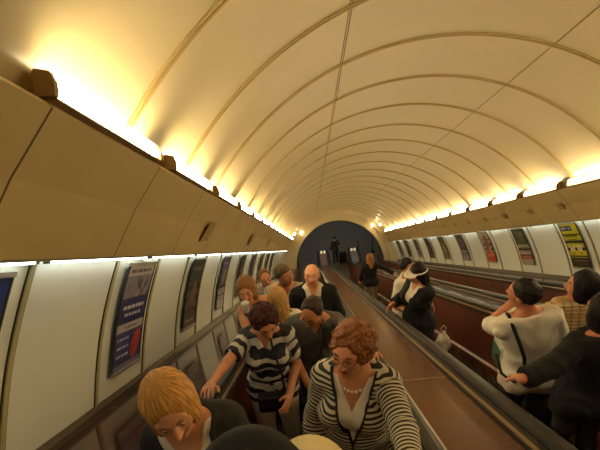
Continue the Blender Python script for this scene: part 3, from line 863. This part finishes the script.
        for g in garments:
            off = g.get('off', .011); sl = g.get('sleeve', 1.9); hem = g.get('hem', .84)*k; loose = g.get('loose', 0.)
            ext = []
            if g.get('long'):        # skirts of a coat
                ext = [Cone(V3(sg*.075, 0, .9)*k, V3(sg*.09, .0, .55)*k, .115*k, .13*k) for sg in (-1, 1)]
            elif hem < .9*k: ext = [Cone(V3(sg*.09, -.005, .90)*k, V3(sg*.095, 0, .7)*k, .1*k, .1*k) for sg in (-1, 1)]
            tp = torso+neck+ext
            sleeves, cuts = [], []
            if sl > 0:
                for sg in (-1, 1):
                    ua, fa = arms[sg]
                    if sl <= 1.:
                        e = ua.a+(ua.b-ua.a)*sl; rr = ua.ra+(ua.rb-ua.ra)*sl
                        segs = [Cone(ua.a, e+(ua.b-ua.a)*.1, ua.ra, rr+.008)]; cuts.append((e, nrm(ua.b-ua.a)))
                    else:
                        fr = sl-1; e = fa.a+(fa.b-fa.a)*fr; rr = fa.ra+(fa.rb-fa.ra)*fr
                        segs = [ua, Cone(fa.a, e+(fa.b-fa.a)*.08, fa.ra, rr+.006)]; cuts.append((e, nrm(fa.b-fa.a)))
                    sleeves.append(segs)
            nz = g.get('neck', 1.455)*k; notch = g.get('notch')
            def fg(p, tp=tp, sleeves=sleeves, cuts=cuts, g=g):
                d = union(tp, p, .045*k)-off-loose
                q = inv_up(p)
                d = smax(d, q[:, 2]-nz-.25*np.clip(-q[:, 1], 0, .1), .012)
                d = smax(d, hem-p[:, 2], .006)
                if sl <= 0:
                    d = smax(d, np.abs(q[:, 0])-(sw-.02)*k, .01)
                if notch:
                    zb, zt, wt = notch[0]*k, notch[1]*k, notch[2]*k
                    n_ = np.minimum((wt*np.clip((q[:, 2]-zb)/(zt-zb), -1, 1.6)-np.abs(q[:, 0]-g.get('nx', 0)))*.85, q[:, 1])
                    d = smax(d, n_, .006)
                for segs, (e, dr) in zip(sleeves, cuts):
                    a = union(segs, p, .02*k)-off-loose*.7
                    a = smax(a, (p-e)@dr, .004)
                    d = smin(d, a, .02*k)
                wr = g.get('wrinkle', .0035)
                if wr: d = d+wr*np.sin(p[:, 2]*38+9*p[:, 0]+3*np.sin(p[:, 1]*30+p[:, 0]*17))*np.sin(p[:, 0]*21+p[:, 1]*17)
                return d
            wf = None
            if g.get('w'):
                pr = [(q_, 0) for q_ in torso]+[(q_, 1) for a_ in sleeves for q_ in a_]
                def wf(p, pr=pr):
                    D = np.stack([q_.d(p) for q_, _ in pr]); j = D.argmin(0)
                    q = inv_up(p); w = q[:, 2].copy()
                    for i, (q_, ty) in enumerate(pr):
                        if ty: m = j == i; w[m] = q_.along(p[m])+(0 if np.allclose(q_.a, arms[1][0].a) or np.allclose(q_.a, arms[-1][0].a) else .285*k)
                    return w
            allg = tp+[q for a_ in sleeves for q in a_]
            lo3 = np.min([q.bounds()[0] for q in allg], 0)-.03; hi3 = np.max([q.bounds()[1] for q in allg], 0)+.03
            lo3[2] = max(lo3[2], min(hem, lo3[2]+9) if sl <= .5 else lo3[2])
            if g.get('trim'):
                zb, zt, wt = notch[0]*k, notch[1]*k, notch[2]*k
                def ftr(p, fg=fg):
                    q = inv_up(p)
                    e = np.abs(wt*np.clip((q[:, 2]-zb)/(zt-zb), -1, 1.6).clip(0, 9)-np.abs(q[:, 0]))-.006
                    e = np.maximum(np.maximum(e, -q[:, 1]), .9*k-q[:, 2])
                    return np.maximum(fg(p)-.004, e)
                sdf_object('piping', ftr, lo3, hi3, .005, g['trim'], o, .7)
            sdf_object(g['name'], fg, lo3, hi3, max(h*1.1, g.get('h', 0)), g['mat'], o, .55 if not g.get('w') else .9, wf)
        # trousers
        if trousers is not None:
            tm, toff = trousers[0], trousers[1] if len(trousers) > 1 else .014
            def ft(p):
                d = smin(union(torso[:1]+torso[3:5]+torso[1:2], p, .045*k), union(legs, p, .012*k), .03*k)-toff
                d = smax(d, p[:, 2]-1.03*k, .006); return smax(d, .07*k-p[:, 2], .004)+.003*np.sin(p[:, 2]*30+p[:, 0]*20)*np.sin(p[:, 1]*25)
            sdf_object('trousers', ft, V3(-.26, -.24, .04)*k, V3(.26, .25, 1.08)*k, max(h*1.4, .011), tm, o, .4)
        for i in range(2):
            def fs(p, i=i): return smax(union(feet[i], p, .02)-.009, .001-p[:, 2], .004)
            ctr = feet[i][0].a
            sdf_object('shoe', fs, ctr-.12, ctr+np.array([.12, .3, .16]), max(h*1.4, .011), mat('shoe_%d' % shoes[0], shoes, .5), o, .5)
        s.hd = hd; s.U = U
        return o
def tread(e, w):               # tread under a point
    c = P(0, PHASE[e], 0)
    k = math.floor((w[1]-c.y)/.4)+1
    y = c.y+k*.4
    return k, y-.2, P(0, PHASE[e]+k*DS, 0).z
def stand(e, px, py, t, **kw):
    """a person on escalator e whose head centre shows at (px, py), about t metres down the tunnel; the height follows from the step"""
    H = 1.68; hd_ = kw.pop('heading')
    ytgt = None
    arms = {a: kw.pop(a) for a in ('armL', 'armR') if a in kw}
    for it in range(8):
        p = Person(H, hd_, **kw, **arms)
        X, n = pix(px, py, t); w = np.array(P(X, t, n))
        loc = w-rz(hd_)@p.hc
        if ytgt is None: k, ytgt, zt = tread(e, loc)
        loc_z = loc[2]
        H += (loc_z-zt)*.95
        t += (ytgt+.02-loc[1])/CS*.7
        H = max(1.1, min(2.05, H))
    loc[2] = zt+.003
    p.loc = loc; p.tt = t
    print('PERSON', e, 'step', k, 'H %.2f' % H, 'X %.2f' % loc[0], 't_head %.2f' % t, 'err %.3f %.3f' % (loc[1]-ytgt, (w-rz(hd_)@p.hc)[2]-zt), flush=True)
    return p
def W3(X, t, n): return np.array(P(X, t, n))
def strap_tube(name, pts, r, m, parent, flat=None):
    b = MB(); b.tube(pts, r, 8); return b.obj(name, m, parent, True)

BLACK = mat('black_cloth', (16, 15, 16), .9, var=.2, vscale=10)
CHAR = mat('charcoal_cloth', (38, 36, 36), .85, var=.2, vscale=10)
GREY = mat('grey_knit', (88, 82, 76), .85, var=.12, vscale=20)
WHITE = mat('white_cotton', (222, 214, 196), .8, var=.05, vscale=6)
CREAM = mat('cream_cotton', (226, 206, 150), .8, var=.06, vscale=6)
DARKT = mat('dark_trousers', (44, 42, 46), .85, var=.15)
BEIGE = mat('beige_trousers', (168, 150, 118), .85, var=.1)
SK1, SK2, SK3 = (214, 150, 112), (200, 136, 98), (184, 120, 84)
HE = PI                        # facing the camera, up the slope
def rail(e, sg, t, up=.032): return W3(EC[e]+sg*.62, t, .825+.012+up)
GRIP = dict(curl=.55, palm=(0, 0, -1))
UPH = dict(dir=(0, .866, .5), palm=(0, .5, -.866), curl=.5)      # hand laid on a rail by someone facing up the slope
DNH = dict(dir=(0, .866, -.5), palm=(0, -.5, -.866), curl=.5)    # the same for someone facing down the slope
GRP = 'people riding up the left escalator'; GRD = 'people riding down the middle escalator'
STRIPE = attr_stripes('black_white_stripe', (196, 186, 160), (34, 30, 28), 1/.021, .48)
BANDS = attr_stripes('black_white_bands', (26, 26, 34), (205, 198, 184), 1/.105, .44, 1.3)
# --- woman in the striped jacket
p = stand(-1, 352, 351, 2.05, heading=HE, female=True, yaw=-.30, pitch=-.08, lean=.06, twist=.28, fat=1.1,
          armL=dict(w=W3(-1.30, 1.82, .82), hint=(-.3, -.8, -.4), dir=(0, .8, .3), palm=(.9, 0, -.3), curl=.4), armR=dict(l=(.24, .10, .88), hint=(.3, -.9, 0)))
o = p.build('woman in a striped jacket with curly auburn hair, necklace and glasses', SK2,
        [dict(name='blouse', mat=WHITE, off=.009, sleeve=0, notch=(1.30, 1.46, .075), hem=.9, wrinkle=.001),
         dict(name='striped_jacket', mat=STRIPE, off=.020, sleeve=1.92, notch=(1.08, 1.47, .105), hem=.80, w=True, neck=1.475, trim=mat('black_piping', (20, 18, 18), .7), wrinkle=.004)],
        ('curly', (138, 84, 42)), GRP, h=.006, trousers=(DARKT,))
b = MB(); ring = []
for i in range(25):
    a = 2*PI*i/24; ring.append(p.U(.072*math.sin(a), -.005+.085*math.cos(a), 1.435-.035*math.cos(a)))
for q in ring[:-1]:
    bm = MB()
nb = bmesh.new()
for q in ring[:-1]:
    bmesh.ops.create_uvsphere(nb, u_segments=8, v_segments=6, radius=.0085, matrix=Matrix.Translation(Vector(q)))
me = bpy.data.meshes.new('necklace'); nb.to_mesh(me); nb.free()
link('necklace', me, mat('pearl', (232, 222, 200), .25), o, True)['kind'] = 'stuff'
b = MB()
for sg in (-1, 1):
    c = [p.hd(sg*.033+.024*math.cos(a), .108-.012*abs(math.cos(a)+sg)*.5, .008+.017*math.sin(a)) for a in [2*PI*i/16 for i in range(17)]]
    b.tube(c, .0016, 6)
    b.tube([p.hd(sg*.057, .100, .012), p.hd(sg*.079, .05, .014), p.hd(sg*.080, -.005, .012)], .0016, 6)
b.tube([p.hd(-.010, .110, .012), p.hd(0, .117, .016), p.hd(.010, .110, .012)], .0016, 6)
b.obj('glasses', mat('glasses_metal', (120, 96, 70), .3, metal=.8), o, True)
# --- blonde woman, bottom left
p = stand(-1, 171, 408, 1.85, heading=HE, female=True, yaw=.3, pitch=.16, tilt=.1, lean=.06, roll=.24, armR=dict(l=(.16, .25, 1.0), hint=(0, -.6, -.8)), armL=dict(l=(-.25, .2, .85)))
o = p.build('blonde woman in a dark cardigan looking down, lowest on the left', SK1,
        [dict(name='blouse', mat=WHITE, off=.009, sleeve=0, notch=(1.28, 1.46, .085), hem=.9, wrinkle=.001),
         dict(name='cardigan', mat=CHAR, off=.020, sleeve=1.9, notch=(1.02, 1.47, .115), hem=.8)],
        ('bob', (206, 150, 76)), GRP, h=.006, trousers=(DARKT,))
b = MB(); b.tube([p.hd(-.074, .0, -.036), p.hd(-.079, .004, -.052), p.hd(-.078, .002, -.066)], .003, 6)
b.obj('earring', mat('silver', (210, 205, 190), .2, metal=1), o, True)
# --- woman in black and white, hand on the left handrail
p = stand(-1, 265, 322, 3.38, heading=HE, female=True, yaw=.3, pitch=.30, lean=.08, roll=-.02, fat=1.08,
          armR=dict(w=rail(-1, -1, 3.22), hint=(.2, -.7, -.6), **UPH), armL=dict(l=(-.14, .26, 1.02), hint=(-.3, -.8, -.3)))
o = p.build('woman in a black and white banded top, dark hair, hand on the left handrail', SK2,
        [dict(name='patterned_top', mat=BANDS, off=.014, sleeve=.72, notch=(1.36, 1.46, .07), hem=.80, w=True, loose=.002)],
        ('curly', (70, 30, 22)), GRP, h=.007, trousers=(mat('pale_trousers', (222, 214, 198), .85, var=.1), .018))
q = p.U(-.02, .235, .95); bw = rz(p.th)@q+p.loc
bag = empty('shoulder_bag', bw); tag(bag, 'small black shoulder bag hanging in front of the woman in black and white', 'bag')
b = MB(); b.box((-.12, -.035, -.085), (.12, .035, .085)); b.obj('pouch', BLACK, bag, bevel=.02)
b = MB(); b.box((-.115, -.043, -.01), (.115, -.035, .08)); b.obj('flap', mat('bag_flap', (40, 38, 40), .4), bag, bevel=.004)
sp = [rz(p.th)@p.U(*a)+p.loc-bw for a in ((-.1, .165, .96), (-.10, .20, 1.2), (-.06, .165, 1.38), (-.03, .04, 1.475))]
b = MB(); b.tube(sp, .008, 8); b.obj('strap', BLACK, bag, True)
# --- balding man bending forward
p = stand(-1, 312, 312, 3.80, heading=HE, lean=.24, pitch=.22, yaw=-.45, fat=1.0, roll=-.02,
          armL=dict(w=rail(-1, 1, 3.42), hint=(-.3, -.9, -.1), **UPH), armR=dict(l=(.10, .30, .98), hint=(.4, -.8, .1)))
o = p.build('balding man in a grey polo shirt bending forward with his head bowed', SK3,
        [dict(name='polo_shirt', mat=GREY, off=.014, sleeve=.85, notch=(1.38, 1.46, .05), hem=.82, loose=.0)],
        ('receding', (66, 50, 38)), GRP, h=.007, trousers=(DARKT,))
strap_tube('lanyard', [p.U(-.06, .02, 1.475), p.U(-.055, .125, 1.36), p.U(-.02, .150, 1.18), p.U(.02, .158, 1.05)], .006, BLACK, o)
q = rz(p.th)@p.U(.06, .40, .80)+p.loc
rb_ = empty('hand_bag', q); tag(rb_, 'red, white and black bag held by the balding man in grey', 'bag')
b = MB(); b.box((-.09, -.05, -.13), (.09, .05, .13)); b.obj('pouch', BLACK, rb_, bevel=.025)
b = MB(); b.box((-.07, -.058, .02), (.07, -.05, .10)); b.obj('flap', mat('red_flap', (170, 40, 34), .6), rb_, bevel=.004)
b = MB(); b.box((-.07, -.057, -.09), (.07, -.05, .015)); b.obj('pocket', WHITE, rb_, bevel=.004)
# --- blonde woman seen from behind
p = stand(-1, 277, 300, 4.5, heading=.25, female=True, yaw=.1, pitch=.05, armR=dict(l=(.25, .12, .92)), armL=dict(l=(-.25, .12, .92)))
o = p.build('long-haired blonde woman in a pale top, back turned, among the people facing the camera', SK1,
        [dict(name='long_sleeved_top', mat=WHITE, off=.014, sleeve=1.9, hem=.82, loose=.004)], ('long', (196, 148, 84), -.22), GRP, h=.008, trousers=(DARKT,))
for sg in (-1, 1):
    strap_tube('bag_strap', [p.U(sg*.09, .115, 1.15), p.U(sg*.1, .09, 1.36), p.U(sg*.105, -.02, 1.468), p.U(sg*.1, -.12, 1.34), p.U(sg*.09, -.135, 1.1)], .012, BLACK, o)
# --- woman drinking
p = stand(-1, 247, 291, 4.92, heading=HE, female=True, roll=.36, yaw=-.05, pitch=-.05, tilt=.08, armR=dict(l=(.07, .25, 1.435), hint=(.5, .1, -.9), dir=(-.35, .1, .8), palm=(-.8, -.2, .2), thumb=(-.3, -.6, .3), curl=.7), armL=dict(l=(-.24, .0, .88)))
o = p.build('woman with short light brown hair and bare shoulders drinking from a white cup', SK1,
        [dict(name='tank_top', mat=mat('brown_jersey', (96, 66, 44), .85), off=.01, sleeve=0, notch=(1.26, 1.46, .12), neck=1.40, hem=.85)],
        ('bob', (150, 104, 56)), GRP, h=.007, trousers=(DARKT,))
q = rz(p.th)@(p.hd(.012, .162, -.075))+p.loc
cup = empty('paper_cup', q); tag(cup, 'white cup held to the mouth of the drinking woman', 'cup')
bm = MB(); bm.tube([(0, 0, -.05), (0, 0, -.045), (0, 0, .045), (0, 0, .05)], [.027, .029, .037, .0385], 20); bm.obj('cup_body', mat('white_paper', (238, 236, 226), .6), cup, True)
bm = MB(); bm.tube([(.0385*math.cos(2*PI*i/20), .0385*math.sin(2*PI*i/20), .05) for i in range(21)], .0025, 6); bm.obj('rim', mat('white_paper', (238, 236, 226), .6), cup, True)
# --- man in the dark suit
p = stand(-1, 312, 276, 5.45, heading=HE, yaw=-.10, pitch=-.30, fat=1.08, armL=dict(l=(-.25, .1, .88)), armR=dict(l=(.25, .12, .88)))
p.build('bald-headed man in a black jacket over an open white collar, facing the camera', SK1,
        [dict(name='shirt', mat=WHITE, off=.01, sleeve=0, notch=(1.34, 1.50, .05), neck=1.485, hem=.9, wrinkle=.001),
         dict(name='jacket', mat=BLACK, off=.024, sleeve=1.92, notch=(1.06, 1.48, .085), neck=1.47, hem=.76)],
        ('bald', (150, 120, 90)), GRP, h=.008, trousers=(DARKT,))
# --- grey haired man looking aside
p = stand(-1, 284, 276, 5.9, heading=HE, yaw=.8, pitch=-.15, fat=1.05, armL=dict(l=(-.28, .1, .88)), armR=dict(l=(.28, .12, .88)))
p.build('man with grey-brown hair in a pale shirt looking towards the man in the black jacket', SK3,
        [dict(name='shirt', mat=plaid_mat('pale_check', (196, 186, 160), (168, 160, 136), (130, 120, 100), 22), off=.016, sleeve=.9, notch=(1.36, 1.46, .06), hem=.82, loose=.006)],
        ('short', (96, 78, 56)), GRP, h=.009, trousers=(BEIGE,))
# --- man in light blue
p = stand(-1, 265, 279, 6.85, heading=HE, roll=.42, yaw=.35, pitch=-.12, armL=dict(l=(-.16, .22, .98), hint=(0, -.6, -.8)), armR=dict(l=(.16, .25, 1.0), hint=(0, -.6, -.8)))
p.build('thin-haired man in a light blue shirt standing farthest back on the left', SK2,
        [dict(name='shirt', mat=mat('light_blue_cotton', (140, 158, 172), .85, var=.05), off=.016, sleeve=.9, notch=(1.36, 1.46, .06), hem=.82, loose=.006)],
        ('receding', (130, 96, 60)), GRP, h=.009, trousers=(DARKT,))
# --- two heads at the very bottom
p = stand(-1, 255, 520, 1.06, heading=HE, pitch=.3, armL=dict(l=(-.27, .1, .86)), armR=dict(l=(.27, .1, .86)))
o = p.build('person in a round dark hat at the bottom edge, beside the cream hat', SK1,
        [dict(name='jacket', mat=CHAR, off=.02, sleeve=1.9, hem=.8)], ('short', (60, 44, 32)), GRP, h=.010, trousers=(DARKT,))
def hat(p, o, m, crown, brim, name='hat', z0=.055, rot=None):
    HRm = Matrix(p.HR.tolist())
    b = MB(); prof = [(brim, -.012), (brim, -.004), (crown*1.03, .008), (crown, .05), (crown*.94, .085), (crown*.72, .112), (crown*.35, .124), (.001, .126)]
    seg = 28; base = 0
    for i, (r, z) in enumerate(prof):
        for j in range(seg):
            a = 2*PI*j/seg; b.v.append(tuple(p.hd(r*.92*math.cos(a), -.012+r*1.08*math.sin(a), z0+z)))
    for i in range(len(prof)-1):
        for j in range(seg):
            b.f.append((i*seg+j, i*seg+(j+1) % seg, (i+1)*seg+(j+1) % seg, (i+1)*seg+j)); b.mi.append(0)
    b.f.append(tuple(reversed(range(seg)))); b.mi.append(0)
    return b.obj(name, m, o, True)
hat(p, o, mat('black_felt', (24, 22, 24), .95), .118, .13, z0=.0)
p = stand(-1, 312, 496, 1.58, heading=HE, pitch=.35, tilt=-.12, armL=dict(l=(-.27, .1, .86)), armR=dict(l=(.27, .1, .86)), female=True)
o = p.build('short person in a cream sun hat showing at the bottom of the photo', SK1,
        [dict(name='shirt', mat=CREAM, off=.016, sleeve=.9, hem=.8)], ('short', (80, 56, 36)), GRP, h=.010, trousers=(BEIGE,))
hat(p, o, CREAM, .105, .165, z0=.03)

# ================================================= middle escalator
p = stand(0, 524, 295, 3.5, heading=-.06, yaw=.75, pitch=.0, roll=-.22, fat=1.08, armL=dict(l=(-.11, .20, 1.38), hint=(-.6, .15, -.9), dir=(.3, -.2, .9), palm=(.3, -.9, 0), curl=.6), armR=dict(l=(.29, .12, .9)))
o = p.build('man in a white t-shirt seen from behind, head turned left and hand at his chin', SK3,
        [dict(name='t_shirt', mat=WHITE, off=.016, sleeve=.85, hem=.80, loose=.005, wrinkle=.006)], ('crop', (30, 24, 22)), GRD, h=.007, trousers=(DARKT,))
q = rz(p.th)@p.U(-.14, .235, .92)+p.loc
bag = empty('sling_bag', q); tag(bag, 'green and white sling bag at the hip of the man in the white t-shirt', 'bag')
b = MB(); b.box((-.045, -.09, -.13), (.045, .09, .11)); b.obj('pouch', mat('pale_bag_cloth', (186, 186, 166), .8), bag, bevel=.02)
b = MB(); b.box((-.05, -.07, -.10), (-.045, .07, .06)); b.obj('print', mat('bag_green', (40, 84, 62), .8), bag)
sp = [rz(p.th)@p.U(*a)+p.loc-q for a in ((-.215, .10, 1.03), (-.225, -.04, .98), (-.17, -.14, .98), (-.10, -.168, 1.03), (-.085, -.158, 1.2), (-.10, -.150, 1.32), (-.115, -.09, 1.435), (-.115, -.02, 1.472), (-.11, .08, 1.42))]
b = MB(); b.tube(sp, .013, 8); b.obj('strap', BLACK, bag, True)
p = stand(0, 582, 287, 3.85, heading=0, roll=.40, female=True, yaw=1.15, pitch=.05, armL=dict(l=(-.24, .15, .92)), armR=dict(l=(.14, .25, 1.0), hint=(0, -.6, -.8)))
o = p.build('dark-haired woman in a beige checked blouse looking left', SK2,
        [dict(name='checked_blouse', mat=plaid_mat('beige_check', (200, 176, 130), (150, 122, 84), (64, 50, 40), 17), off=.015, sleeve=1.6, hem=.8, loose=.006)],
        ('bob', (24, 18, 18)), GRD, h=.008, trousers=(DARKT,))
p = stand(0, 604, 313, 2.72, heading=0, female=True, yaw=.2, pitch=.05, armL=dict(w=rail(0, -1, 2.76), hint=(-.7, -.7, -.1), **DNH), armR=dict(l=(.24, .15, .92)))
p.build('person in black at the right edge, one hand on the handrail', SK2,
        [dict(name='jacket', mat=BLACK, off=.024, sleeve=1.93, hem=.76, loose=.01)], ('bob', (20, 16, 16)), GRD, h=.007, trousers=(DARKT,))
# couple
p = stand(0, 417, 274, 6.3, heading=1.95, female=True, yaw=-.1, pitch=.15, armL=dict(w=rail(0, -1, 6.95), hint=(-.2, -.8, -.6), dir=(-.2, .9, -.2), palm=(0, 0, -1), curl=.4), armR=dict(l=(.2, .24, 1.1)))
o = p.build('woman in a white sun visor and long black dress leaning on the handrail', SK2,
        [dict(name='scarf_top', mat=WHITE, off=.012, sleeve=0, hem=.95, notch=(1.36, 1.46, .05)), dict(name='black_coat', mat=BLACK, off=.024, sleeve=1.9, hem=.45, long=True, notch=(1.05, 1.48, .10), loose=.012)],
        ('long', (26, 20, 22), -.40), GRD, h=.009, trousers=(DARKT,))
b = MB()
band = [p.hd(.098*math.sin(a), -.018+.112*math.cos(a), .05+.012*math.cos(a)) for a in [2*PI*i/20 for i in range(21)]]
b.tube(band, .009, 8)
for i in range(8):
    a0, a1 = -1.1+2.2*i/8, -1.1+2.2*(i+1)/8
    i0, i1 = [p.hd(.10*math.sin(a), -.018+.112*math.cos(a), .062) for a in (a0, a1)]
    o0, o1 = [p.hd(.11*math.sin(a), .0+.165*math.cos(a), .035) for a in (a0, a1)]
    dn = p.HR@V3(0, 0, -.006)
    b.hexa([i0+dn, i1+dn, o1+dn, o0+dn, i0, i1, o1, o0])
b.obj('sun_visor', mat('white_visor', (226, 220, 204), .6), o, True)
q = rz(p.th)@p.U(-.30, -.16, .70)+p.loc
bg = empty('carrier_bag', q); tag(bg, 'white carrier bag hanging beside the woman in the visor', 'bag')
def fbag(p_): return smin(Ell((0, 0, -.06), (.11, .06, .15)).d(p_), Cone((0, 0, .06), (0, 0, .15), .05, .02).d(p_), .06)+.006*np.sin(p_[:, 0]*60+p_[:, 2]*20)
sdf_object('sack', fbag, V3(-.13, -.1, -.24), V3(.13, .1, .2), .012, mat('white_plastic', (226, 222, 206), .45), bg, 1)
b = MB(); b.tube([(-.03, 0, .14), (-.03, 0, .22), (0, 0, .26), (.03, 0, .22), (.03, 0, .14)], .006, 6); b.obj('handle', mat('white_plastic', (226, 222, 206), .45), bg, True)
p = stand(0, 408, 267, 6.95, heading=-2.5, yaw=.1, pitch=-.25, armL=dict(l=(-.22, .2, 1.0)), armR=dict(l=(.22, .25, 1.05)))
p.build('dark-haired man in a white shirt facing the woman in the visor', SK3,
        [dict(name='shirt', mat=WHITE, off=.016, sleeve=.9, notch=(1.36, 1.46, .06), hem=.82, loose=.006)], ('short', (28, 22, 20)), GRD, h=.010, trousers=(DARKT,))
p = stand(0, 370, 258, 13.4, heading=0, female=True, yaw=.1, armR=dict(w=rail(0, 1, 13.3), hint=(.8, -.5, 0), **DNH), armL=dict(l=(-.27, .1, .88)))
p.build('blonde woman in a black jacket and beige trousers, far down the middle escalator', SK1,
        [dict(name='jacket', mat=BLACK, off=.022, sleeve=1.9, hem=.80)], ('long', (166, 116, 66), -.2), GRD, h=.013, trousers=(BEIGE,), face=False)
# person on the hall floor
p = Person(1.72, .5, yaw=-.5, armL=dict(l=(-.3, .1, .95)), armR=dict(l=(.2, .25, 1.1)))
fp = P(-.15, 29.5, 0); p.loc = np.array((-.15, YB+1.75, .003))
p.build('person in dark clothes standing on the hall floor at the foot of the escalators', SK2,
        [dict(name='jacket', mat=CHAR, off=.022, sleeve=1.9, hem=.8)], ('short', (70, 44, 30)), None, h=.014, trousers=(DARKT,), face=False)
b = empty('suitcase', (.26, YB+1.7, 0)); tag(b, 'dark upright suitcase beside the person at the foot of the escalators', 'suitcase')
m = MB(); m.box((-.22, -.13, .05), (.22, .13, .66)); m.obj('shell', BLACK, b, bevel=.04)
m = MB(); m.tube([(-.1, .1, .66), (-.1, .1, .92), (.1, .1, .92), (.1, .1, .66)], .01, 8); m.obj('handle', M_RUBBER, b, True)
for x in (-.17, .17):
    m = MB(); m.tube([(x-.02, 0, .03), (x+.02, 0, .03)], .03, 12); m.obj('wheel', M_RUBBER, b, True)
for X, y in ((1.25, 2.2), (2.15, 2.6)):
    b = empty('barrier_post', (X, YB+y, 0)); tag(b, 'thin dark barrier post in the lower hall, ' + ('nearer the middle' if X < 1.5 else 'nearer the right wall'), 'post', 'barrier posts in the lower hall')
    m = MB(); m.tube([(0, 0, 0), (0, 0, .03)], .15, 20); m.obj('base', M_RUBBER, b, True)
    m = MB(); m.tube([(0, 0, .03), (0, 0, 1.0), (0, 0, 1.02)], [.025, .025, .03], 12); m.obj('pole', M_FRAMED, b, True)


# ---------------------------------------------------------------- light and view
w = bpy.data.worlds.new('world'); SC.world = w; w.use_nodes = True
w.node_tree.nodes['Background'].inputs[0].default_value = (1, .85, .6, 1); w.node_tree.nodes['Background'].inputs[1].default_value = .012
ld_ = bpy.data.lights.new('hall_fill', 'AREA'); ld_.energy = 95; ld_.size = 5; ld_.size_y = 8; ld_.shape = 'RECTANGLE'; ld_.color = (1, .93, .78)  # added fill without a fitting, brightens the lower hall floor
lo = bpy.data.objects.new('hall_fill', ld_); COL.objects.link(lo); lo.location = (0, YB+8, 6)
vs = SC.view_settings
SC.display_settings.display_device = 'sRGB'
vs.view_transform = 'Standard'; vs.look = 'None'; vs.exposure = 0; vs.gamma = 1; vs.use_curve_mapping = False
SC.cycles.use_denoising = True
SC.cycles.max_bounces = 8
SC.cycles.sample_clamp_indirect = 6
